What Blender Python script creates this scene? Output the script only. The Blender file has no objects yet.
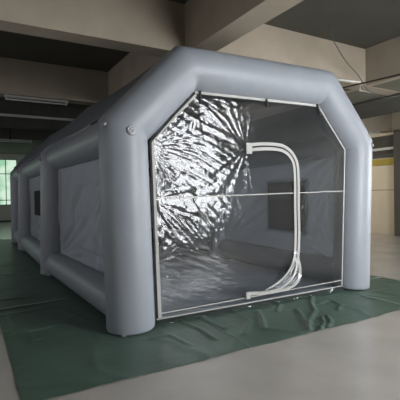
import bpy, bmesh, math, random
from mathutils import Vector, Matrix, noise
random.seed(4)
PI = math.pi
SC = bpy.context.scene
COL = SC.collection

# ------------------------------------------------------------------ camera
CX, CY, CZ = -3.7985, -4.7592, 1.6345
YAW, PITCH, ROLL, FPX = 0.5238, -0.0124, -0.0167, 407.55
Fv = Vector((math.sin(YAW)*math.cos(PITCH), math.cos(YAW)*math.cos(PITCH), math.sin(PITCH)))
R0 = Fv.cross(Vector((0, 0, 1))).normalized()
U0 = R0.cross(Fv)
Rv = R0*math.cos(ROLL) + U0*math.sin(ROLL)
Uv = -R0*math.sin(ROLL) + U0*math.cos(ROLL)
CAM = Vector((CX, CY, CZ))
cam = bpy.data.cameras.new('camera')
co = bpy.data.objects.new('camera', cam)
COL.objects.link(co)
m = Matrix((Rv, Uv, -Fv)).transposed().to_4x4()
m.translation = CAM
co.matrix_world = m
cam.sensor_width = 36
cam.lens = 36*FPX/400
cam.clip_start = 0.05
cam.clip_end = 200
SC.camera = co

def ray(px, py):
    return (Fv + Rv*((px-200)/FPX) - Uv*((py-200)/FPX))
def at(px, py, axis, val):
    """point on the plane axis=val seen at a photo pixel"""
    d = ray(px, py)
    t = (val-CAM[axis])/d[axis]
    return CAM + d*t

# ------------------------------------------------------------------ helpers
def tag(o, label=None, cat=None, group=None, kind=None):
    if label: o['label'] = label
    if cat: o['category'] = cat
    if group: o['group'] = group
    if kind: o['kind'] = kind
    return o

def empty(name, loc, label, cat, group=None):
    o = bpy.data.objects.new(name, None)
    COL.objects.link(o)
    o.location = loc
    o.empty_display_size = .1
    return tag(o, label, cat, group)

def link(name, bm, mats, parent=None, smooth=True, kind=None):
    me = bpy.data.meshes.new(name)
    bmesh.ops.recalc_face_normals(bm, faces=bm.faces)
    bm.to_mesh(me)
    bm.free()
    for mm in (mats if isinstance(mats, (list, tuple)) else [mats]):
        me.materials.append(mm)
    if smooth:
        for p in me.polygons: p.use_smooth = True
    o = bpy.data.objects.new(name, me)
    COL.objects.link(o)
    if parent is not None:
        o.parent = parent
        w = Vector((0, 0, 0)); q = parent
        while q is not None:
            w += q.location; q = q.parent
        o.location = -w
    if kind: o['kind'] = kind
    return o

def box(bm, x0, x1, y0, y1, z0, z1, bev=0, mi=0):
    vs = [bm.verts.new((x, y, z)) for x in (x0, x1) for y in (y0, y1) for z in (z0, z1)]
    fs = []
    for f in ((0, 1, 3, 2), (4, 6, 7, 5), (0, 4, 5, 1), (2, 3, 7, 6), (0, 2, 6, 4), (1, 5, 7, 3)):
        fc = bm.faces.new([vs[i] for i in f]); fc.material_index = mi; fs.append(fc)
    if bev:
        es = list({e for f in fs for e in f.edges})
        bmesh.ops.bevel(bm, geom=es, offset=bev, segments=2, affect='EDGES')

def catmull(pts, n=8, closed=False):
    pts = [Vector(p) for p in pts]
    P = [pts[0]*2-pts[1]] + pts + [pts[-1]*2-pts[-2]]
    out = []
    for i in range(1, len(P)-2):
        for k in range(n):
            t = k/n
            a, b, c, d = P[i-1], P[i], P[i+1], P[i+2]
            out.append(.5*((2*b)+(c-a)*t+(2*a-5*b+4*c-d)*t*t+(3*b-a-3*c+d)*t**3))
    out.append(pts[-1])
    return out

def tube(bm, pts, r, n=12, cap=True, up=None):
    """sweep a circle along a polyline with mitred joints"""
    pts = [Vector(p) for p in pts]
    rs = r if isinstance(r, (list, tuple)) else [r]*len(pts)
    rings = []
    nrm = None
    for i, p in enumerate(pts):
        if i == 0: t = (pts[1]-p).normalized(); k = 1; tin = t
        elif i == len(pts)-1: t = (p-pts[i-1]).normalized(); tin = t
        else:
            tin = (p-pts[i-1]).normalized()
            t = (tin + (pts[i+1]-p).normalized()).normalized()
        if nrm is None:
            nrm = Vector(up) if up else (Vector((0, 0, 1)) if abs(t.z) < .9 else Vector((0, 1, 0)))
        nrm = (nrm - tin*nrm.dot(tin)).normalized()
        b = tin.cross(nrm)
        ring = []
        for k in range(n):
            a = 2*PI*k/n
            q = nrm*math.cos(a)*rs[i] + b*math.sin(a)*rs[i]
            # project along tin onto the mitre plane
            den = tin.dot(t)
            q = q - tin*(q.dot(t)/den)
            ring.append(bm.verts.new(p+q))
        rings.append(ring)
        nrm2 = nrm
        nrm = nrm2
    for a, b in zip(rings, rings[1:]):
        for k in range(n):
            bm.faces.new((a[k], a[(k+1) % n], b[(k+1) % n], b[k]))
    if cap:
        bm.faces.new(rings[0][::-1]); bm.faces.new(rings[-1])
    return rings

def inflated(bm, corners, r, n=40, round0=True, round1=True, closed_caps=True):
    """inflated tube: mitred corners, rounded ends, soft pinch at the welded joints"""
    C = [Vector(c) for c in corners]
    pts, rs = [], []
    er = .035
    for i in range(len(C)-1):
        a, b = C[i], C[i+1]
        L = (b-a).length; d = (b-a)/L
        if i == 0 and round0:
            for k in range(7):
                u = k/6*PI/2
                pts.append(a+d*(er*(1-math.sin(u)))) if False else pts.append(a+d*er*(1-math.cos(u)))
                rs.append(r-er+er*math.sin(u))
        else:
            pts.append(a); rs.append(r*.975)
        nn = max(3, int(L/.12))
        st = er if (i == 0 and round0) else 0
        for k in range(1, nn):
            s = st+(L-st-(er if (i == len(C)-2 and round1) else 0))*k/nn
            e = min(s if not (i == 0 and round0) else 9, (L-s) if not (i == len(C)-2 and round1) else 9)
            pts.append(a+d*s)
            rs.append(r*(1-.025*math.exp(-(e/.07)**2)))
        if i == len(C)-2:
            if round1:
                for k in range(6, -1, -1):
                    u = k/6*PI/2
                    pts.append(b-d*er*(1-math.cos(u))); rs.append(r-er+er*math.sin(u))
            else:
                pts.append(b); rs.append(r*.975)
    tube(bm, pts, rs, n, closed_caps, up=(0, 1, 0) if abs((C[1]-C[0]).normalized().y) < .5 else (0, 0, 1))

def ribbon(bm, pts, w, th, normal):
    """flat strip of width w (in the plane across normal) and thickness th"""
    pts = [Vector(p) for p in pts]
    N = Vector(normal).normalized()
    prev = None
    for i, p in enumerate(pts):
        if i == 0: t = pts[1]-p
        elif i == len(pts)-1: t = p-pts[i-1]
        else: t = (p-pts[i-1]).normalized()+(pts[i+1]-p).normalized()
        t = t.normalized()
        s = t.cross(N).normalized()
        ww = w
        if 0 < i < len(pts)-1:
            ww = w/max(.5, abs(t.dot((p-pts[i-1]).normalized())))
        q = [bm.verts.new(p+s*ww/2+N*th/2), bm.verts.new(p-s*ww/2+N*th/2),
             bm.verts.new(p-s*ww/2-N*th/2), bm.verts.new(p+s*ww/2-N*th/2)]
        if prev:
            for k in range(4):
                bm.faces.new((prev[k], prev[(k+1) % 4], q[(k+1) % 4], q[k]))
        else:
            bm.faces.new(q)
        prev = q
    bm.faces.new(prev[::-1])

# ------------------------------------------------------------------ materials
def lin(c):
    f = lambda v: v/12.92 if v <= .04045 else ((v+.055)/1.055)**2.4
    return tuple(f(v/255) for v in c)+(1,)

def mat(name, col, rough=.6, spec=.5, metal=0, var=0, vscale=4, bump=0, bscale=20, col2=None, det=4, stretch=None, emit=None, estr=1):
    M = bpy.data.materials.new(name); M.use_nodes = True
    nt = M.node_tree; P = nt.nodes['Principled BSDF']
    P.inputs['Base Color'].default_value = col
    P.inputs['Roughness'].default_value = rough
    P.inputs['Specular IOR Level'].default_value = spec
    P.inputs['Metallic'].default_value = metal
    tc = nt.nodes.new('ShaderNodeTexCoord')
    mp = nt.nodes.new('ShaderNodeMapping')
    nt.links.new(tc.outputs['Object'], mp.inputs['Vector'])
    if stretch: mp.inputs['Scale'].default_value = stretch
    if var or col2:
        n = nt.nodes.new('ShaderNodeTexNoise'); n.inputs['Scale'].default_value = vscale; n.inputs['Detail'].default_value = det
        nt.links.new(mp.outputs[0], n.inputs['Vector'])
        r = nt.nodes.new('ShaderNodeValToRGB')
        c2 = col2 or tuple(c*(1-var) for c in col[:3])+(1,)
        r.color_ramp.elements[0].color = c2; r.color_ramp.elements[0].position = .3
        r.color_ramp.elements[1].color = col; r.color_ramp.elements[1].position = .7
        nt.links.new(n.outputs['Fac'], r.inputs[0]); nt.links.new(r.outputs[0], P.inputs['Base Color'])
    if bump:
        n = nt.nodes.new('ShaderNodeTexNoise'); n.inputs['Scale'].default_value = bscale; n.inputs['Detail'].default_value = 5
        nt.links.new(mp.outputs[0], n.inputs['Vector'])
        b = nt.nodes.new('ShaderNodeBump'); b.inputs['Strength'].default_value = bump; b.inputs['Distance'].default_value = .02
        nt.links.new(n.outputs['Fac'], b.inputs['Height']); nt.links.new(b.outputs[0], P.inputs['Normal'])
    if emit:
        P.inputs['Emission Color'].default_value = emit; P.inputs['Emission Strength'].default_value = estr
    return M

M = {}
M['pvc'] = mat('grey_coated_tube_fabric', (.285, .305, .335, 1), .42, .45, var=.06, vscale=3, bump=.12, bscale=6)
M['wall'] = mat('pale_grey_panel_fabric', (.43, .44, .46, 1), .55, .35, var=.05, vscale=5, bump=.2, bscale=14)
M['roof'] = mat('dark_grey_roof_fabric', (.20, .21, .225, 1), .6, .3, var=.1, vscale=3, bump=.2, bscale=9)
M['floorsheet'] = mat('blue_grey_tent_floor', (.24, .27, .31, 1), .45, .4, var=.2, vscale=3, bump=.3, bscale=6)
M['white'] = mat('off_white_webbing', (.50, .49, .46, 1), .6, .3, var=.12, vscale=60, bump=.3, bscale=150)
M['stitch'] = mat('pale_weld_line', (.55, .55, .54, 1), .5)
M['black'] = mat('black_webbing', (.012, .012, .013, 1), .6, .3, bump=.2, bscale=100)
M['dark_mesh'] = mat('dark_filter_mesh', (.028, .029, .028, 1), .8, .2, var=.3, vscale=40)
M['metal'] = mat('dull_metal', (.5, .5, .5, 1), .35, .5, metal=1)
M['tarp'] = mat('green_groundsheet', (.085, .140, .108, 1), .42, .5, var=.28, vscale=2.2, bump=.25, bscale=9, det=6)
M['seam'] = mat('pale_groundsheet_seam', (.30, .36, .32, 1), .5)
M['concrete'] = mat('polished_concrete_floor', (.47, .44, .40, 1), .24, .5, var=.18, vscale=1.3, bump=.03, bscale=30, det=8)
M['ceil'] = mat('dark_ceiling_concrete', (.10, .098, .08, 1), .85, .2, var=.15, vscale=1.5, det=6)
M['beam'] = mat('beige_painted_beam', (.40, .34, .265, 1), .8, .2, var=.16, vscale=1.6, bump=.1, bscale=12, det=7)
M['darkbeam'] = mat('unlit_dark_beam', (.09, .09, .078, 1), .85, .2, var=.2, vscale=2)  # rear beams' lack of light is put into this dark colour
M['soffit'] = mat('shaded_beam_underside', (.17, .165, .125, 1), .85, .2, var=.15, vscale=1.5)  # beige beam's underside, its shade painted as a darker tone
M['wallpaint'] = mat('cream_wall_paint', (.66, .58, .45, 1), .7, .3, var=.08, vscale=1.5, det=6)
M['greywall'] = mat('grey_wall_paint', (.38, .38, .35, 1), .75, .3, var=.1, vscale=1.2, det=6)
M['whitewall'] = mat('off_white_wall_paint', (.75, .75, .70, 1), .7, .3, var=.06, vscale=1.2)
M['yellow'] = mat('yellow_painted_band', (.42, .32, .04, 1), .6, .3, var=.2, vscale=3)
M['column'] = mat('grey_brown_column_paint', (.12, .11, .095, 1), .8, .2, var=.15, vscale=2)
M['green'] = mat('green_window_frame', (.03, .16, .09, 1), .5)
M['cable'] = mat('grey_cable', (.10, .10, .09, 1), .6)
M['rod'] = mat('black_rod', (.02, .018, .015, 1), .6)
M['conduit'] = mat('white_conduit', (.75, .74, .70, 1), .5)
M['housing'] = mat('lamp_housing', (.45, .45, .43, 1), .5)
M['lamptube'] = mat('unlit_lamp_tube', (.62, .62, .6, 1), .3)

def translucent(K, f):
    nt = K.node_tree; P = nt.nodes['Principled BSDF']; o = [n for n in nt.nodes if n.type == 'OUTPUT_MATERIAL'][0]
    t = nt.nodes.new('ShaderNodeBsdfTranslucent'); t.inputs[0].default_value = (.8, .85, .92, 1)
    m_ = nt.nodes.new('ShaderNodeMixShader'); m_.inputs[0].default_value = f
    nt.links.new(P.outputs[0], m_.inputs[1]); nt.links.new(t.outputs[0], m_.inputs[2]); nt.links.new(m_.outputs[0], o.inputs[0])
translucent(M['wall'], .35)
translucent(M['roof'], .10)

def emis(name, col, s, col2=None, vscale=1):
    K = bpy.data.materials.new(name); K.use_nodes = True
    nt = K.node_tree; nt.nodes.clear()
    o = nt.nodes.new('ShaderNodeOutputMaterial'); e = nt.nodes.new('ShaderNodeEmission')
    e.inputs[0].default_value = col; e.inputs[1].default_value = s
    if col2:
        tc = nt.nodes.new('ShaderNodeTexCoord')
        n = nt.nodes.new('ShaderNodeTexNoise'); n.inputs['Scale'].default_value = vscale
        nt.links.new(tc.outputs['Object'], n.inputs['Vector'])
        r = nt.nodes.new('ShaderNodeValToRGB')
        r.color_ramp.elements[0].color = col2; r.color_ramp.elements[0].position = .4
        r.color_ramp.elements[1].color = col; r.color_ramp.elements[1].position = .6
        nt.links.new(n.outputs['Fac'], r.inputs[0]); nt.links.new(r.outputs[0], e.inputs[0])
    nt.links.new(e.outputs[0], o.inputs[0])
    return K
DAY = 12.0
M['day'] = emis('daylit_window_glass', (.93, .96, 1, 1), DAY)
M['rightfill'] = emis('right_fill_glass', (.95, .97, 1, 1), 9.0)  # glow of the added right wall windows
M['leftfill'] = emis('left_fill_glass', (.95, .96, 1, 1), .75)  # soft glow of the added left wall windows
M['greenday'] = emis('green_tinted_daylit_glass', (.70, .90, .72, 1), .62, (.36, .66, .44, 1), 1.2)

def film():
    K = bpy.data.materials.new('clear_plastic_film'); K.use_nodes = True
    nt = K.node_tree; nt.nodes.clear(); N = nt.nodes.new; L = nt.links.new
    o = N('ShaderNodeOutputMaterial')
    tr = N('ShaderNodeBsdfTransparent'); tr.inputs[0].default_value = (.93, .94, .95, 1)
    gl = N('ShaderNodeBsdfGlossy'); gl.inputs['Roughness'].default_value = .12
    df = N('ShaderNodeBsdfDiffuse'); df.inputs[0].default_value = (.7, .72, .74, 1)
    fr = N('ShaderNodeFresnel'); fr.inputs[0].default_value = 1.5
    mu = N('ShaderNodeMath'); mu.operation = 'MULTIPLY'; mu.inputs[1].default_value = 1.9; mu.use_clamp = True
    tc = N('ShaderNodeTexCoord')
    n1 = N('ShaderNodeTexNoise'); n1.inputs['Scale'].default_value = 7; n1.inputs['Detail'].default_value = 5; n1.inputs['Distortion'].default_value = .7
    b1 = N('ShaderNodeBump'); b1.inputs['Strength'].default_value = .12; b1.inputs['Distance'].default_value = .02
    L(tc.outputs['Object'], n1.inputs['Vector']); L(n1.outputs['Fac'], b1.inputs['Height'])
    L(b1.outputs[0], gl.inputs['Normal']); L(b1.outputs[0], fr.inputs['Normal'])
    L(fr.outputs[0], mu.inputs[0])
    m0 = N('ShaderNodeMixShader'); m0.inputs[0].default_value = .02
    L(tr.outputs[0], m0.inputs[1]); L(df.outputs[0], m0.inputs[2])
    m1 = N('ShaderNodeMixShader')
    L(mu.outputs[0], m1.inputs[0]); L(m0.outputs[0], m1.inputs[1]); L(gl.outputs[0], m1.inputs[2])
    L(m1.outputs[0], o.inputs[0])
    return K
M['film'] = film()

# ------------------------------------------------------------------ the hall
XL, XR, YB, YF, ZC, ZB = -9.0, 10.3, -6.3, 26.0, 4.68, 3.90
def slab(name, mm, x0, x1, y0, y1, z0, z1, bev=0, label=None):
    bm = bmesh.new(); box(bm, x0, x1, y0, y1, z0, z1, bev)
    o = link(name, bm, mm, smooth=False, kind='structure')
    if label: o['label'] = label
    return o
slab('floor', M['concrete'], XL, XR, YB, YF, -.2, 0, label='polished grey beige concrete floor')
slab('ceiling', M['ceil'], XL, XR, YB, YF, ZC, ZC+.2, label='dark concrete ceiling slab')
bm = bmesh.new()
RW = [(-5.8, -3.3), (-3.0, -.5)]  # unseen windows added to brighten the tent interior through its right wall
for b_ in ((YB, YF, 0, 1.0), (YB, YF, 3.7, ZC), (YB, -5.8, 1.0, 3.7), (-3.3, -3.0, 1.0, 3.7), (-.5, YF, 1.0, 3.7)):
    box(bm, XR, XR+.2, *b_)
o = link('wall_right', bm, M['wallpaint'], smooth=False, kind='structure'); o['label'] = 'cream wall at the far right of the hall'
for i, (a_, b_) in enumerate(RW):
    bm = bmesh.new()
    for y_ in [a_+(b_-a_)*k/2 for k in range(3)]:
        box(bm, XR+.06, XR+.14, max(a_, y_-.03), min(b_, y_+.03), 1.0, 3.7)
    for z_ in (1.0, 2.9, 3.64): box(bm, XR+.07, XR+.13, a_, b_, z_, z_+.06)
    o = link('window_%d' % (i+15), bm, M['green'], smooth=False, kind='structure')
    bm = bmesh.new(); box(bm, XR+.092, XR+.108, a_+.01, b_-.01, 1.01, 3.69)
    link('window_glass', bm, M['rightfill'], o, smooth=False)

def windowed_wall(name, y0, y1, wins, mm):
    """wall across the hall with real openings; wins = (x0,x1,z0,z1)"""
    bm = bmesh.new()
    xs = XL
    z0, z1 = wins[0][2], wins[0][3]
    box(bm, XL, XR, y0, y1, 0, z0); box(bm, XL, XR, y0, y1, z1, ZC)
    for w in wins:
        if w[0] > xs+.001: box(bm, xs, w[0], y0, y1, z0, z1)
        xs = w[1]
    if xs < XR: box(bm, xs, XR, y0, y1, z0, z1)
    return link(name, bm, mm, smooth=False, kind='structure')

def window(name, x0, x1, z0, z1, y, glass, frame, nx, zs, inward):
    bm = bmesh.new()
    f = .05
    for xa in (x0, x1-f): box(bm, xa, xa+f, y-.04, y+.04, z0, z1)
    for za in (z0, z1-f): box(bm, x0+f, x1-f, y-.04, y+.04, za, za+f)
    for i in range(1, nx):
        xa = x0+(x1-x0)*i/nx; box(bm, xa-.025, xa+.025, y-.035, y+.035, z0+f, z1-f)
    for z in zs: box(bm, x0+f, x1-f, y-.03, y+.03, z-.025, z+.025)
    o = link(name, bm, frame, smooth=False, kind='structure')
    bm = bmesh.new(); box(bm, x0+.01, x1-.01, y-.008, y+.008, z0+.01, z1-.01)
    link('window_glass', bm, glass, o, smooth=False)
    return o

WB = [(.2, 1.9, .75, 4.25), (2.0, 3.5, .75, 4.25)]
windowed_wall('wall_back', YB-.2, YB, WB, M['greywall'])
for i, w in enumerate(WB):
    window('window_%d' % (i+1), *w, YB-.1, M['day'], M['column'], 2, (3.2,), 1)
bm = bmesh.new()
WL = [(-5.1, .4), (.8, 6.3), (6.7, 12.2), (12.6, 18.1)]  # unseen windows added to light the tent's dark left side
box(bm, XL-.2, XL, YB, YF, 0, 1.1); box(bm, XL-.2, XL, YB, YF, 3.7, ZC)
ysx = YB
for a_, b_ in WL:
    box(bm, XL-.2, XL, ysx, a_, 1.1, 3.7); ysx = b_
box(bm, XL-.2, XL, ysx, YF, 1.1, 3.7)
link('wall_left', bm, M['greywall'], smooth=False, kind='structure')
for i, (a_, b_) in enumerate(WL):
    bm = bmesh.new()
    for y_ in [a_+(b_-a_)*k/4 for k in range(5)]:
        box(bm, XL-.14, XL-.06, max(a_, y_-.03), min(b_, y_+.03), 1.1, 3.7)
    for z_ in (1.1, 2.9, 3.64): box(bm, XL-.13, XL-.07, a_, b_, z_, z_+.06)
    o = link('window_%d' % (i+7), bm, M['green'], smooth=False, kind='structure')
    bm = bmesh.new(); box(bm, XL-.108, XL-.092, a_+.01, b_-.01, 1.11, 3.69)
    link('window_glass', bm, M['leftfill'], o, smooth=False)
WF = [(-8.6, -5.2, 1.15, 4.3), (-4.9, -.6, 1.15, 4.3), (-.2, 3.2, 1.15, 4.3), (3.6, 8, 1.15, 4.3)]
windowed_wall('wall_front', YF, YF+.2, WF, M['whitewall'])
for i, w in enumerate(WF):
    window('window_%d' % (i+3), *w, YF+.1, M['greenday'], M['green'], 6, (1.5, 3.3), 1)
slab('baseboard_front', M['green'], XL, XR, YF-.02, YF, 0, .12)

# beams
def beam(x0, x1, y0, y1, z0, mm, label):
    return slab('ceiling_beam', mm, x0, x1, y0, y1, z0, ZC, label=label)
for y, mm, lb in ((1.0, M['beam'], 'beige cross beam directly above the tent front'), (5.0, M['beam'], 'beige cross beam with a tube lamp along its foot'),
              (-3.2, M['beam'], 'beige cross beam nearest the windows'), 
              (9.4, M['darkbeam'], 'cross beam over the rear of the tent, coloured dark as unlit'), (12.3, M['darkbeam'], 'cross beam beyond the tent, coloured dark as unlit')):
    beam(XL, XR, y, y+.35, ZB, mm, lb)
for (x0, x1, lb) in ((-.7, -.3, 'beige lengthwise beam above the tent roof'), (3.65, 3.80, 'beige lengthwise beam right of the tent'), (-5.6, -5.2, 'lengthwise beam over the left aisle')):
    for (y0, y1) in ((-2.85, 1.0), (1.35, 5.0), (-6.3, -3.2)):
        if x0 == -.7 and y0 == 1.35: y0b = 1.35
        beam(x0, x1, y0, y1, ZB, M['beam'], lb)
slab('trim_7', M['soffit'], 3.801, 4.899, -6.3, 4.99, ZB+.005, 4.05, label='underside of the lengthwise beam, shade put into its colour')
# low dark soffit right of the wide beam
slab('trim_1', M['darkbeam'], 4.9, 6.75, -6.3, 4.99, 3.86, 4.05, label='dark low soffit running beside the wide beam')

# column at the far right
pc = at(394, 235, 2, 0)
p0 = at(394, 200, 0, 9.95)
slab('column', M['column'], 9.95, 10.3, p0.y-.7, p0.y, 0, ZB, 0, label='grey brown column at the right edge')

# right wall upper storey detail
def rz(px, py): return at(px, py, 0, XR)
ya, yb = 1.0, 14.0
z1_, z2_ = rz(385, 165).z, rz(385, 159).z
slab('trim_2', M['yellow'], XR-.05, XR, ya, yb, z1_, z2_, label='yellow painted band along the cream wall')
z3_ = rz(385, 157.5).z; z4_ = rz(385, 154).z
slab('trim_3', M['rod'], XR-.10, XR, ya, yb, z3_, z4_, label='thin dark rail above the yellow band')
slab('trim_4', M['darkbeam'], XR-.06, XR, ya, yb, z4_+.001, rz(385, 136).z, label='dark upper strip of the right wall')
slab('trim_5', M['housing'], XR-.16, XR-.06, ya, yb, rz(385, 150.5).z, rz(385, 148).z, label='pale cable tray on the dark upper strip')
zl = rz(385, 190).z
slab('trim_6', M['darkbeam'], XR-.006, XR, ya, yb, zl-.01, zl+.01, label='thin line scored across the cream wall')

# ------------------------------------------------------------------ groundsheet
TX0, TX1, TY0, TY1 = -3.43, 3.08, -1.30, 13.0
folds = []   # (points, amp, width)
def gpt(px, py):
    v = at(px, py, 2, 0); return (v.x, v.y)
def fold(pp, amp, wid): folds.append(([gpt(*p) for p in pp], amp*1.5, wid*.8))
FA = 1.7
fold([(258, 312), (262, 320), (264, 330), (300, 334), (310, 333)], .022, .05)
fold([(312, 296), (311, 304), (315, 312), (309, 322), (310, 333)], .020, .045)
fold([(296, 310), (303, 318), (308, 331)], .018, .04)
fold([(318, 304), (330, 300), (341, 306), (338, 311)], .016, .04)
fold([(270, 300), (280, 306), (277, 312)], .015, .04)
fold([(320, 331), (324, 325), (321, 318)], .028, .035)
fold([(328, 328), (331, 323), (327, 317)], .022, .035)
fold([(180, 322), (200, 330), (215, 340)], .014, .05)
fold([(200, 318), (225, 330), (232, 326)], .016, .05)
fold([(150, 340), (170, 336), (190, 346)], .012, .05)
fold([(20, 335), (60, 325), (100, 338)], .010, .06)
fold([(10, 317), (13, 330), (8, 338)], .012, .06)
fold([(28, 330), (31, 342), (44, 338)], .012, .05)
fold([(60, 310), (85, 320), (100, 315)], .010, .06)
fold([(345, 297), (375, 292), (398, 296)], .010, .05)
fold([(230, 310), (250, 322), (245, 335)], .012, .05)
def segd(px, py, ax, ay, bx, by):
    dx, dy = bx-ax, by-ay; L = dx*dx+dy*dy+1e-9
    t = max(0, min(1, ((px-ax)*dx+(py-ay)*dy)/L))
    return math.hypot(px-ax-dx*t, py-ay-dy*t)
def tarp_z(x, y):
    z = .006+.006*max(0, noise.noise((x*1.7, y*1.7, 3)))
    rg = 1-abs(noise.noise((x*1.1+5, y*1.3, 1)))*6
    if rg > 0: z += .009*rg*rg
    for pts, a, w in folds:
        if abs(pts[0][0]-x) > 2 or abs(pts[0][1]-y) > 2: continue
        d = min(segd(x, y, *pts[i], *pts[i+1]) for i in range(len(pts)-1))
        if d < 3*w: z += a*math.exp(-(d/w*1.6)**2)
    return z
bm = bmesh.new()
xs = [TX0+(TX1-TX0)*i/230 for i in range(231)]
ys = []; y = TY0
while y < TY1:
    ys.append(y); y += .028 if y < 2.5 else .08
ys.append(TY1)
grid = []
for j, y in enumerate(ys):
    row = []
    for i, x in enumerate(xs):
        inside = (-1.9 < x < 1.9 and .1 < y < 11.2)
        zz = tarp_z(x, y) if not inside else .004
        if inside: pass
        # flatten beneath the legs and base tubes
        if abs(abs(x)-2.06) < .36 and y > -.4: zz = min(zz, .006)
        ex = .02*noise.noise((y*1.5, 7, 0)) if i in (0, len(xs)-1) else 0
        ey = 0
        if j == 0: ey = .05*noise.noise((x*1.3, 2, 0))+.02*noise.noise((x*6, 2, 0))
        row.append(bm.verts.new((x+ex, y+ey, zz)))
    grid.append(row)
for a, b in zip(grid, grid[1:]):
    for i in range(len(a)-1):
        bm.faces.new((a[i], a[i+1], b[i+1], b[i]))
tarp = link('groundsheet', bm, M['tarp'])
tag(tarp, 'large dark green wrinkled groundsheet spread on the floor under the grey tent', 'tarp')
def seamline(pts, w=.016):
    bm = bmesh.new()
    P = []
    for (ax, ay), (bx, by) in zip(pts, pts[1:]):
        n = int(math.hypot(bx-ax, by-ay)/.03)+1
        for k in range(n):
            t = k/n; x = ax+(bx-ax)*t; y = ay+(by-ay)*t
            P.append((x, y, tarp_z(x, y)+.009))
    ribbon(bm, P, w, .006, (0, 0, 1))
    o = link('seam', bm, M['seam'], tarp); return o
s = seamline([(-3.42, 1.86), (-2.4, 1.93)], .055)
s['label'] = 'pale welded seam left of the tent'
s = seamline([(1.60, -1.27), (1.56, -.45)], .022)
s['label'] = 'pale welded seam by the right front leg'
s = seamline([(-1.2, -1.28), (-1.15, -.2)], .004)
s = seamline([(2.45, .2), (3.07, .24)], .01)

# ------------------------------------------------------------------ the tent
r = .2945; WT = 1.7644; HS = 2.3337; HT = 3.0174; CT = 1.135
LX = WT+r
S = [0, 4.30, 8.95, 11.5]
tent = empty('inflatable_tent', (0, 0, 0), 'large grey inflatable spray booth tent with a clear zipped front, standing on the green sheet', 'tent')
YP = -.02

# front opening, traced corners put on the front arch's plane
c_bl = at(156.5, 321, 1, YP-.05); c_sl = at(149, 141, 1, YP-.05); c_tl = at(194.5, 92, 1, YP-.05)
c_tr = at(318, 105.5, 1, YP-.05); c_sr = at(345, 150, 1, YP-.05); c_br = at(342, 287, 1, YP-.05)

def offset_poly(P, d):
    """offset an open x-z polyline outwards by d (left of travel)"""
    out = []
    for i, p in enumerate(P):
        def nr(a, b):
            v = (b[0]-a[0], b[1]-a[1]); L = math.hypot(*v); return (-v[1]/L, v[0]/L)
        if i == 0: n = nr(P[0], P[1]); k = 1
        elif i == len(P)-1: n = nr(P[-2], P[-1]); k = 1
        else:
            a, b = nr(P[i-1], p), nr(p, P[i+1])
            n = (a[0]+b[0], a[1]+b[1]); L = math.hypot(*n); n = (n[0]/L, n[1]/L)
            k = 1/(n[0]*a[0]+n[1]*a[1])
        out.append((p[0]+n[0]*d*k, p[1]+n[1]*d*k))
    return out

def arch_centre(k):
    if k == 0:
        inner = [(c_bl.x-.015, 0), (c_sl.x-.015, c_sl.z), (c_tl.x, c_tl.z), (c_tr.x, c_tr.z), (c_sr.x+.01, c_sr.z), (c_br.x+.01, 0)]
    else:
        inner = [(-WT, 0), (-WT, HS), (-CT, HT), (CT, HT), (WT, HS), (WT, 0)]
    C = offset_poly(inner, r)
    if k in (1,):
        C[0] = (C[0][0]-.10, 0); C[1] = (C[1][0]-.05, C[1][1])
    if k == 2:
        C[0] = (C[0][0]-.05, 0)
    return C
ARC = [arch_centre(k) for k in range(4)]
arches = []
for k, s in enumerate(S):
    bm = bmesh.new()
    C = ARC[k]
    z0 = .012
    pts = [(C[0][0], s, z0)] + [(x, s, z) for x, z in C[1:-1]] + [(C[-1][0], s, z0)]
    inflated(bm, pts, r, 48)
    a = link('arch_tube', bm, M['pvc'], tent)
    arches.append(a)
arches[0]['label'] = 'front arch tube around the clear door'

def bowed(a, b, bow, n=14):
    a = Vector(a); b = Vector(b); bow = Vector(bow)
    return [a.lerp(b, i/n)+bow*math.sin(PI*i/n) for i in range(n+1)]
def long_tube(name, a, b, rad, bow=(0, 0, 0)):
    bm = bmesh.new()
    tube(bm, bowed(a, b, bow), [rad*(1-.03*math.exp(-((min(i, 14-i))/1.0)**2)) for i in range(15)], 36, True, up=(0, 0, 1))
    return link(name, bm, M['pvc'], tent)
for k in range(3):
    A, B = ARC[k], ARC[k+1]
    ya, yb = S[k]+.05, S[k+1]-.05
    for side, i0, i1, i2 in ((-1, 0, 1, 2), (1, -1, -2, -3)):
        long_tube('base_tube', (A[i0][0], ya, .255), (B[i0][0], yb, .255), .24)
        long_tube('eave_tube', (A[i1][0]+side*-.02, ya, A[i1][1]-.0), (B[i1][0]+side*-.02, yb, B[i1][1]-.0), .24)
        long_tube('ridge_tube', (A[i2][0], ya, A[i2][1]), (B[i2][0], yb, B[i2][1]), .20)
# rear base tube
bm = bmesh.new(); tube(bm, bowed((-LX, S[3], .255), (LX, S[3], .255), (0, 0, 0)), .235, 36, True, up=(0, 0, 1))
link('base_tube', bm, M['pvc'], tent)

# fabric panels (subdivided, wrinkled)
def panel(name, f, nu, nv, mm, th=.006, parent=tent):
    """f(u,v) -> point; a thin shell with real thickness"""
    bm = bmesh.new()
    g = [[bm.verts.new(f(i/nu, j/nv)) for i in range(nu+1)] for j in range(nv+1)]
    for a, b in zip(g, g[1:]):
        for i in range(nu): bm.faces.new((a[i], a[i+1], b[i+1], b[i]))
    o = link(name, bm, mm, parent)
    if th:
        md = o.modifiers.new('thickness', 'SOLIDIFY'); md.thickness = th; md.offset = 0
    return o

def fan(x, y, ax, ay, freq, seed, r0, r1):
    """tension wrinkles radiating from an anchor"""
    dx, dy = x-ax, y-ay
    d = math.hypot(dx, dy)
    if d < 1e-4 or d > r1: return 0
    an = math.atan2(dy, dx)
    w = (min(1, d/r0))*(1-d/r1)
    n = noise.noise((an*freq, d*.6, seed))
    return n*w

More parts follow.
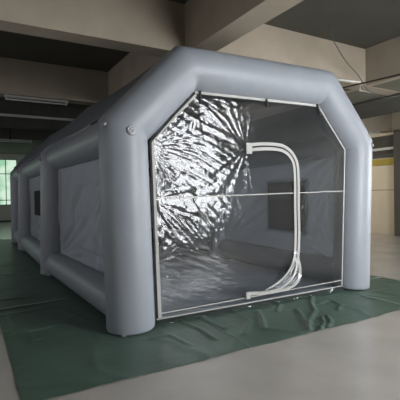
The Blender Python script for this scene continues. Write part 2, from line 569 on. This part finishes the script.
def side_wall(side, k):
    A, B = ARC[k], ARC[k+1]
    ya, yb = S[k]+.2, S[k+1]-.2
    i0, i1 = (0, 1) if side < 0 else (-1, -2)
    x00, x01 = A[i0][0], B[i0][0]
    z0, z1 = .40, 2.35
    def f(u, v):
        y = ya+(yb-ya)*u; z = z0+(z1-z0)*v
        e = 1
        w = .085*fan(y, z, ya, z1, 11, 1+k, .5, 3.2)+.085*fan(y, z, yb, z0, 10, 4+k, .6, 3.2)+.06*fan(y, z, ya, z0, 8, 9+k, .6, 2.6)
        w += .028*noise.noise((y*2.6+z*3.0, (y-z)*.7, 5))
        return (x00+(x01-x00)*u-side*.06+side*w*e, y, z)
    return panel('wall_panel', f, 110, 70, M['wall'])
walls = {}
for side in (-1, 1):
    for k in range(3):
        walls[(side, k)] = side_wall(side, k)

def wall_x(side, k, y):
    A, B = ARC[k], ARC[k+1]; i0 = 0 if side < 0 else -1
    u = (y-S[k]-.2)/(S[k+1]-S[k]-.4)
    return A[i0][0]+(B[i0][0]-A[i0][0])*u-side*.06

def wall_window(side, k, y0, y1, z0, z1, mm, label):
    wp = walls[(side, k)]
    bm = bmesh.new()
    x = wall_x(side, k, (y0+y1)/2)
    box(bm, x-.045, x+.045, y0, y1, z0, z1, .008)
    o = link('filter_window', bm, mm, wp, smooth=False); o['label'] = label
    bm = bmesh.new()
    wr = .05
    for (a, b, c, d) in ((y0-wr, y1+wr, z0-wr, z0), (y0-wr, y1+wr, z1, z1+wr), (y0-wr, y0, z0, z1), (y1, y1+wr, z0, z1)):
        box(bm, x-.05, x+.05, a, b, c, d, .008)
    link('window_border', bm, M['wall'], wp, smooth=False)
pw0 = at(310, 182, 0, LX-.06); pw1 = at(273, 228, 0, LX-.06)
wall_window(1, 0, pw0.y, pw1.y, pw1.z, pw0.z+.02, M['dark_mesh'], 'dark filter window in the inner right wall')
wall_window(1, 1, 5.3, 7.9, .55, 1.8, M['dark_mesh'], 'dark filter window towards the rear')
wl0 = at(35.5, 191, 0, -LX-.03); wl1 = at(42, 216, 0, -LX-.03)
wall_window(-1, 1, 5.0, wl0.y, wl1.z, wl0.z, M['dark_mesh'], 'dark filter window in the outer left wall')

# sewn flap outline on the near left wall
bm = bmesh.new()
xx = wall_x(-1, 0, 2)-.03
fy0, fy1, fz0, fz1 = .9, 2.9, .75, 1.85
ribbon(bm, [(xx, fy0, fz0), (xx, fy1, fz0), (xx, fy1, fz1), (xx, fy0, fz1), (xx, fy0, fz0)], .02, .006, (1, 0, 0))
link('flap_hem', bm, M['wall'], walls[(-1, 0)], smooth=False)

# roof panels: one sheet per bay pulled tight over the outside of the arches
ROUT = [offset_poly(ARC[k], r+.012) for k in range(4)]
for k in range(3):
    ya = S[k]+(.16 if k == 0 else .0); yb = S[k+1]+(.0 if k < 2 else .30)
    A, B = ROUT[k], ROUT[k+1]
    if k == 0:
        ya = .10; A = offset_poly(ARC[0], .262)
    def pv(P, v):
        a, b, c, d = [Vector((p[0], 0, p[1])) for p in P[1:5]]
        a = a.lerp(b, .16); d = d.lerp(c, .16)
        L = [(b-a).length, (c-b).length, (d-c).length]; t = v*sum(L)
        for (p, q), l in zip(((a, b), (b, c), (c, d)), L):
            if t <= l+1e-6: return p.lerp(q, min(1, t/l))
            t -= l
        return d
    def f(u, v, A=A, B=B, ya=ya, yb=yb):
        p = pv(A, v).lerp(pv(B, v), u); y = ya+(yb-ya)*u
        s_ = -.05*math.sin(PI*u)*1.0+.012*noise.noise((y*1.5, v*7, 1))*math.sin(PI*u)
        c = Vector((0, 0, 1.4)); o_ = Vector((p.x, 0, p.z))-c; o_.normalize()
        return (p.x+o_.x*s_, y, p.z+o_.z*s_)
    panel('roof_panel', f, 30, 90, M['roof'])
# rear panel
bm = bmesh.new()
C = [Vector((x, S[3], z)) for x, z in ARC[3]]
bm.faces.new([bm.verts.new(c) for c in C])
o = link('rear_panel', bm, M['roof'], tent, smooth=False)
md = o.modifiers.new('thickness', 'SOLIDIFY'); md.thickness = .01; md.offset = 0
# floor sheet
def ff(u, v):
    x = -1.85+3.7*u; y = .1+(S[3]-.3)*v
    return (x, y, .025+.010*noise.noise((x*1.5, y*1.5, 2)))
panel('floor_sheet', ff, 50, 90, M['floorsheet'])

# ------------------------------------------------------------------ clear front panel
FY = YP-.05
def inside_front(x, z, marg=0):
    return True
hexa = [(c_bl.x, c_bl.z), (c_sl.x, c_sl.z), (c_tl.x, c_tl.z), (c_tr.x, c_tr.z), (c_sr.x, c_sr.z), (c_br.x, c_br.z)]
def xbounds(z):
    def lerp(p, q):
        t = (z-p[1])/(q[1]-p[1]) if abs(q[1]-p[1]) > 1e-6 else 0
        return p[0]+(q[0]-p[0])*max(0, min(1, t))
    bl, sl, tl, tr, sr, br = hexa
    xl = lerp(bl, sl) if z < sl[1] else lerp(sl, tl)
    xr = lerp(br, sr) if z < sr[1] else lerp(sr, tr)
    return xl, xr
zt_l, zt_r = c_tl.z, c_tr.z
def px_x(px, py): return at(px, py, 1, FY)
XB = px_x(232, 180).x
anchors = [(px_x(150, 146), 1.0, 11, 1.9), (px_x(246, 149), 1.0, 9, 1.3), (px_x(152, 200), .8, 9, 1.3),
           (px_x(196, 95), .8, 9, 1.2), (px_x(155, 262), .9, 8, .7), (px_x(296, 200), .45, 10, .9), (px_x(296, 262), .4, 9, .8), (px_x(344, 240), .3, 10, .7)]
zmid = lambda x: px_x(154, 198).z+(px_x(344, 191).z-px_x(154, 198).z)*((x-c_bl.x)/(c_br.x-c_bl.x))
def film_y(x, z):
    left = 1/(1+math.exp((x-XB-.1)*5))            # more crumple on the left
    h = 0
    for i, (p, a, fq, rr) in enumerate(anchors):
        lf = (.25+.75*left) if a > .5 else 1
        h += a*lf*.008*fan(x, z, p.x, p.z, fq, 3.1*i, .25, rr)
        h += a*lf*.0025*fan(x, z, p.x, p.z, fq*2.7, 3.1*i+20, .2, rr*.8)
    cr = noise.noise((x*3.2+z*1.5, z*3.6, 11))
    c2 = abs(noise.noise((x*7+z*3, z*8-x*2, 17)))
    c3 = abs(noise.noise((x*16, z*17+x*6, 27)))
    h += left*(.004*cr+.0028*c2+.0013*c3)+.006*noise.noise((x*1.2, z*1.2, 31))
    # diagonal creases: gentle above the middle weld, steeper below it
    top = 1/(1+math.exp(-(z-zmid(x))*14))
    for ang, wgt, sd in ((-.42, top, 41), (-.85, (1-top)*max(0, min(1, (z-.75)*3)), 43), (-.35, (1-top)*max(0, min(1, (1.05-z)*3)), 47)):
        al = x*math.cos(ang)+z*math.sin(ang); pe = -x*math.sin(ang)+z*math.cos(ang)
        n1 = noise.noise((pe*11+.6*noise.noise((al*1.5, pe*2, sd)), al*.75, sd))
        n2 = noise.noise((pe*24+1.2*noise.noise((al*2, pe*3, sd+1)), al*2.0, sd+1))
        h += left*wgt*((.0062 if sd == 41 else .0045)*(1-2*abs(n1))**2+.0013*(1-abs(n2)))
    cc = abs(noise.noise((x*11+z*4, z*9-x*5, 57)))
    h += left*.0014*(1-cc)*(1-cc)
    h += (.0006)*noise.noise((x*14, z*5, 8))
    xl, xr = xbounds(z)
    e = min(x-xl, xr-x, z-.03)
    e = min(e, (zt_l+(zt_r-zt_l)*(x-c_tl.x)/(c_tr.x-c_tl.x))-z)
    e = max(0, min(1, e/.09)); e = e*e*(3-2*e)
    e *= .6+.4*max(0, min(1, (z-.75)/.35))
    em = min(1, abs(z-zmid(x))/.06)
    return FY - h*e*(.25+.75*em)
bm = bmesh.new()
NX, NZ = 300, 260
g = []
for j in range(NZ+1):
    row = []
    v = j/NZ
    for i in range(NX+1):
        u = i/NX
        zb = c_bl.z+(c_br.z-c_bl.z)*u
        # top outline: shoulders + flat top
        zt_guess = None
        x_bot = c_bl.x+(c_br.x-c_bl.x)*u
        # horizontal rows: height runs from bottom edge to top edge
        zt = zt_l+(zt_r-zt_l)*u
        z = zb+(zt-zb)*v
        xl, xr = xbounds(z)
        x = xl+(xr-xl)*u
        row.append(bm.verts.new((x, film_y(x, z), z)))
    g.append(row)
for a, b in zip(g, g[1:]):
    for i in range(NX): bm.faces.new((a[i], a[i+1], b[i+1], b[i]))
front = link('front_panel', bm, M['film'], tent)
front['label'] = 'clear plastic front panel, creased on the left'

# webbing borders round the film
H3 = [Vector((x, FY-.008, z)) for x, z in hexa]
def strip(name, pts, w, mm, dy=-.008, th=.006, lab=None, n=1):
    bm = bmesh.new()
    ribbon(bm, [Vector((p[0], FY+dy, p[2])) for p in pts], w, th, (0, 1, 0))
    o = link(name, bm, mm, front, smooth=False)
    if lab: o['label'] = lab
    return o
ins = lambda p, dx, dz: (p.x+dx, 0, p.z+dz)
strip('hem', [ins(c_bl, .045, .02), ins(c_sl, .04, -.0)], .045, M['white'], lab='pale hem down the left side')
strip('hem', [ins(c_sl, .04, 0), ins(c_tl, .02, -.035)], .03, M['white'])
strip('hem', [ins(c_tl, 0, -.0), ins(c_tr, 0, -.0)], .045, M['white'])
strip('hem', [ins(c_tr, -.0, -.012), ins(c_sr, -.012, 0)], .026, M['white'])
strip('hem', [ins(c_sr, -.012, 0), ins(c_br, -.012, .02)], .026, M['white'])
strip('hem', [ins(c_bl, 0, .02), ins(c_br, 0, .02)], .018, M['white'])
a0, a1 = px_x(153, 198.5), px_x(344, 191)
strip('weld_line', [a0, a1], .014, M['white'], dy=-.006)
a0, a1 = px_x(158, 314), px_x(342, 280)
strip('weld_line', [a0, a1], .012, M['white'], dy=-.006)
# black gap webbing on the left
e1 = px_x(156.3, 318); e2 = px_x(149.6, 142); e3 = px_x(187, 99.5)
strip('edge_strap', [e1, e2, e3], .024, M['black'], dy=-.03, lab='black webbing edge on the left side')
# short black ties along the top
for a, b in (((199, 89), (200, 104)), ((265.5, 99), (266.5, 107)), ((316, 104), (319, 115))):
    p, q = px_x(*a), px_x(*b)
    strip('tie_strap', [p, ((p.x+q.x)/2, 0, (p.z+q.z)/2), q], .032, M['black'], dy=-.022, th=.012)

# crumpled skirt at the foot of the panel
bm = bmesh.new()
n = 220; rows = 8
g = []
for j in range(rows+1):
    row = []
    for i in range(n+1):
        u = i/n; v = j/rows
        x = c_bl.x+.03+(c_br.x-c_bl.x-.06)*u
        z0 = c_bl.z+(c_br.z-c_bl.z)*u+.02
        z = z0*(1-v)+.03*v+.006*noise.noise((x*9, v*2, 3))*v
        y = FY-.01-v*.05*(1+.8*noise.noise((x*4, 5, 1)))-.02*abs(noise.noise((x*14, v*2, 9)))*v
        row.append(bm.verts.new((x, y, max(z, .028))))
    g.append(row)
for a, b in zip(g, g[1:]):
    for i in range(n): bm.faces.new((a[i], a[i+1], b[i+1], b[i]))
link('skirt', bm, M['film'], front)

# ------------------------------------------------------------------ the zipped door outline
zip_px = [(249, 147.5), (262, 146.5), (275, 147), (284, 149.5), (291, 156), (295, 166), (296, 185), (296, 205), (296.5, 230), (296, 250), (295, 262)]
path = catmull([px_x(*p) for p in zip_px], 8)
def off(path, d, dy=-.018):
    out = []
    for i, p in enumerate(path):
        t = (path[min(i+1, len(path)-1)]-path[max(i-1, 0)]).normalized()
        nrm = Vector((t.z, 0, -t.x))
        q = p+nrm*d; q.y = FY+dy
        out.append(q)
    return out
for d in (.036, -.036):
    bm = bmesh.new(); ribbon(bm, off(path, d), .046, .008, (0, 1, 0))
    link('zip_tape', bm, M['white'], front, smooth=False)
bm = bmesh.new(); ribbon(bm, off(path, 0, -.016), .03, .006, (0, 1, 0))
link('zip_teeth', bm, M['black'], front, smooth=False)
# top end patch
p = px_x(248.5, 148)
bm = bmesh.new(); box(bm, p.x-.06, p.x+.045, FY-.032, FY-.018, p.z-.085, p.z+.07, .004)
link('zip_patch', bm, M['white'], front, smooth=False)
# lower part: the tapes peel apart and curl to the lower left
for pts, w, dy in (([(296.5, 258), (298, 268), (297, 278), (291, 285), (281, 289), (268, 292), (246, 293.5)], .05, -.03),
               ([(294.5, 258), (294, 266), (290, 276), (283, 284), (275, 289), (262, 292.5), (246, 294.5)], .035, -.045),
               ([(293, 254), (288, 266), (281, 276), (273, 284), (266, 290)], .03, -.06)):
    bm = bmesh.new()
    P = catmull([px_x(*q) for q in pts], 8)
    PP = []
    for i, q in enumerate(P):
        t = i/(len(P)-1)
        PP.append(Vector((q.x, FY+dy*math.sin(PI*min(1, t*1.0)+.3)-.02, max(.03, q.z))))
    ribbon(bm, PP, w, .008, (0, 1, .15))
    link('zip_tape', bm, M['white'], front, smooth=False)
# crumpled clear film between the peeled tapes
bm = bmesh.new()
Lp = catmull([px_x(*q) for q in [(294, 250), (288, 264), (280, 276), (270, 285), (255, 292)]], 10)
Rp = catmull([px_x(*q) for q in [(296, 250), (298, 266), (297, 278), (285, 288), (262, 293)]], 10)
g = []
for i, (a, b) in enumerate(zip(Lp, Rp)):
    row = []
    for k in range(15):
        t = k/14; q = a.lerp(b, t)
        row.append(bm.verts.new((q.x, FY-.03-.045*abs(math.sin(t*9+i*.12))*math.sin(PI*i/(len(Lp)-1)), max(q.z, .03))))
    g.append(row)
for a, b in zip(g, g[1:]):
    for i in range(14): bm.faces.new((a[i], a[i+1], b[i+1], b[i]))
link('zip_gusset', bm, M['film'], front)
# foot patch
p = px_x(247, 295)
bm = bmesh.new(); box(bm, p.x-.045, p.x+.03, FY-.05, FY-.036, max(.03, p.z-.05), p.z+.05, .004)
link('zip_patch', bm, M['white'], front, smooth=False)

# ------------------------------------------------------------------ valves and rings on the front arch
def disc(bm, c, nrm, rad, th, n=28):
    nrm = Vector(nrm).normalized()
    ret = bmesh.ops.create_cone(bm, cap_ends=True, segments=n, radius1=rad, radius2=rad*.94, depth=th)
    q = nrm.to_track_quat('Z', 'Y').to_matrix().to_4x4(); q.translation = Vector(c)
    bmesh.ops.transform(bm, matrix=q, verts=ret['verts'])
def torus(bm, c, nrm, R, rr, n=24, m_=8):
    nrm = Vector(nrm).normalized()
    q = nrm.to_track_quat('Z', 'Y').to_matrix().to_4x4(); q.translation = Vector(c)
    rings = []
    for i in range(n):
        a = 2*PI*i/n
        rings.append([bm.verts.new(q @ Vector(((R+rr*math.cos(b))*math.cos(a), (R+rr*math.cos(b))*math.sin(a), rr*math.sin(b)))) for b in [2*PI*k/m_ for k in range(m_)]])
    for i in range(n):
        a, b = rings[i], rings[(i+1) % n]
        for k in range(m_): bm.faces.new((a[k], a[(k+1) % m_], b[(k+1) % m_], b[k]))
def on_tube(px, py, axis_x, yc, rad):
    """front-facing point of the vertical leg tube under a pixel"""
    d = ray(px, py); ox, oy = CAM.x-axis_x, CAM.y-yc
    a = d.x**2+d.y**2; b = 2*(ox*d.x+oy*d.y); c = ox*ox+oy*oy-rad*rad
    disc_ = b*b-4*a*c
    t = (-b-math.sqrt(max(0, disc_)))/(2*a)
    p = CAM+d*t
    nn = Vector((p.x-axis_x, p.y-yc, 0)).normalized()
    return p, nn
xL = ARC[0][1][0]; xR = ARC[0][-2][0]
for px, py, ax, R1, lab in ((131.5, 130.5, xL, .062, 'round valve patch with a lifting ring'), (101.5, 124, xL, .03, None), (372, 145, xR, .035, None)):
    p, nn = on_tube(max(px, 104.5) if ax < 0 else min(px, 372), py, ax, 0, r*.985)
    bm = bmesh.new(); disc(bm, p+nn*.004, nn, R1, .012)
    v = link('valve', bm, M['pvc'], arches[0])
    if lab: v['label'] = lab
    bm = bmesh.new(); torus(bm, p+nn*.018+Vector((0, 0, -.01)), nn, R1*.42, .006)
    torus(bm, p+nn*.012, nn, R1*.75, .004)
    tri = link('ring', bm, M['metal'], arches[0])
# one small lifting tab on each rear eave shoulder
for k in (1, 2):
    C = ARC[k][1]
    bm = bmesh.new(); box(bm, C[0]-r-.03, C[0]-r+.02, S[k]-.03, S[k]+.03, C[1]-.05, C[1]+.03, .006)
    link('lifting_tab', bm, M['wall'], arches[k], smooth=False)
# little tie-down rings at leg feet
for k, (dx) in ((0, -.26), (1, -.27)):
    C = ARC[k][0]
    bm = bmesh.new(); torus(bm, (C[0]-.18, S[k]-.25, .024), (0, 0, 1), .025, .006)
    link('ring', bm, M['metal'], arches[k])

# ------------------------------------------------------------------ lamps, cables, conduits under the ceiling
def lamp(ax, ay, bx, by, z, ztop, label):
    a, b = Vector((ax, ay, z)), Vector((bx, by, z))
    t = empty('tube_lamp', (a+b)/2, label, 'lamp')
    d = (b-a).normalized(); n = Vector((-d.y, d.x, 0))
    bm = bmesh.new()
    vs = []
    for p in (a, b):
        for (o_, h) in ((-.05, .04), (.05, .04), (.03, .09), (-.03, .09)):
            vs.append(bm.verts.new(p+n*o_+Vector((0, 0, h))))
    for f in ((0, 1, 2, 3), (7, 6, 5, 4), (0, 4, 5, 1), (1, 5, 6, 2), (2, 6, 7, 3), (3, 7, 4, 0)): bm.faces.new([vs[i] for i in f])
    link('housing', bm, M['housing'], t, smooth=False)
    bm = bmesh.new(); tube(bm, [a+d*.05, b-d*.05], .016, 12)
    link('lamp_tube', bm, M['lamptube'], t)
    for p in (a+d*.04, b-d*.04):
        bm = bmesh.new()
        box(bm, p.x-.02, p.x+.02, p.y-.02, p.y+.02, p.z-.02, p.z+.045)
        link('end_cap', bm, M['housing'], t, smooth=False)
    for f in (.25, .75):
        bm = bmesh.new(); p = a.lerp(b, f); box(bm, p.x-.03, p.x+.03, p.y-.02, p.y+.02, z+.088, ZB+.001)
        link('mount', bm, M['housing'], t, smooth=False)
    if ztop > z+.1:
        for f in (.15, .85):
            bm = bmesh.new()
            p = a.lerp(b, f); tube(bm, [p+Vector((0, 0, .085)), (p.x, p.y, ztop-.003)], .006, 8)
            link('hanger', bm, M['rod'], t)
    return t
q0, q1 = at(5, 93, 1, 4.9), at(70, 101, 1, 4.9)
lamp(q0.x, 5.1, q1.x, 5.1, 3.808, 0, 'long unlit tube lamp under the beige beam, upper left')
q0, q1 = at(370, 132, 1, 4.9), at(384, 134, 1, 4.9)
lamp(q0.x, 5.1, q1.x, 5.1, 3.808, 0, 'short unlit tube lamp under the beam, far right')
q0, q1 = at(-30, 137, 1, 12.2), at(33, 139, 1, 12.2)
lamp(q0.x, 12.45, q1.x, 12.45, 3.808, 0, 'unlit tube lamp under the dark beam beyond the tent')

# cable tray line on the left
q0 = at(-20, 113, 1, 7.0); q1 = at(75, 118, 1, 7.0)
zt = q0.z
bm = bmesh.new(); box(bm, XL, q1.x+2.5, 6.97, 7.03, zt-.03, zt+.03, .005)
ct = link('cable_tray', bm, M['housing'], smooth=False)
for xx in (-8, -6, -4, -2.2):
    bm = bmesh.new(); tube(bm, [(xx, 7, zt+.02), (xx, 7, ZC)], .008, 8); link('hanger', bm, M['rod'], ct)
tag(ct, 'thin pale cable tray hung across the hall behind the tube lamp', 'cable tray')
q = at(10, 134, 1, 12.28)
bm = bmesh.new(); tube(bm, [(q.x, 12.28, 3.85), (q.x, 12.28, ZC+.005)], .025, 10)
hr = link('drop_pipe', bm, M['rod']); tag(hr, 'thin dark vertical pipe hanging from the ceiling at far left', 'pipe')

# right top: conduit, drooping cable, dark rod
cp = [(337, 76), (360, 82), (360, 90.5), (371, 92.5)]
pts = [at(337, 76, 1, .95), at(360, 82, 1, .95)]
a, b = pts
zc = ZB-.02
bm = bmesh.new()
P = [Vector((a.x, .95, zc+.02)), Vector((b.x, .95, b.z)), at(360, 90.5, 1, .95), at(371, 92.5, 1, .95)]
tube(bm, P, .017, 10)
c1 = link('conduit', bm, M['conduit']); tag(c1, 'thin white bent conduit under the beam at the upper right', 'conduit')
P = catmull([at(333, 40, 1, .5), at(345, 60, 1, .6), at(358, 75, 1, .7), at(368, 90, 1, .8), at(380, 97, 1, .7), at(392, 97, 1, .5), at(410, 92, 1, .3)], 8)
P = [Vector((at(331, 36, 1, .45).x, .45, ZC-.012))] + [p for p in P if p.z < ZC-.05]
bm = bmesh.new(); tube(bm, P, .010, 8)
c2 = link('cable', bm, M['cable']); tag(c2, 'grey cable drooping from the ceiling at the upper right', 'cable')
a, b = at(344, 87.5, 1, .85), at(404, 73.5, 1, -.9)
bm = bmesh.new(); tube(bm, [a+(a-b)*.15, a, b, b+(b-a)*.3], .014, 8)
c3 = link('rod', bm, M['rod']); tag(c3, 'straight dark rod crossing below the beam at the upper right', 'rod')

def area(name, loc, target, sx, sy, power, col):
    l = bpy.data.lights.new(name, 'AREA'); l.shape = 'RECTANGLE'; l.size = sx; l.size_y = sy; l.energy = power; l.color = col
    o = bpy.data.objects.new(name, l); COL.objects.link(o); o.location = loc
    o.rotation_euler = (Vector(target)-Vector(loc)).to_track_quat('-Z', 'Y').to_euler()
# added fill light, no lamp known here; brightens the cream right wall
area('right_wall_fill', (7.4, 7.2, 3.6), (9.3, 6.2, 0), 1.2, .3, 55, (1, .93, .80))

# ------------------------------------------------------------------ world and view
w = bpy.data.worlds.new('world'); SC.world = w; w.use_nodes = True
w.node_tree.nodes['Background'].inputs[0].default_value = (.6, .7, .85, 1)
w.node_tree.nodes['Background'].inputs[1].default_value = .3
SC.view_settings.view_transform = 'Standard'
SC.view_settings.look = 'None'
SC.view_settings.gamma = 1
SC.view_settings.exposure = 0.6
SC.view_settings.use_curve_mapping = False
SC.cycles.max_bounces = 10
SC.cycles.diffuse_bounces = 6
SC.cycles.transparent_max_bounces = 16
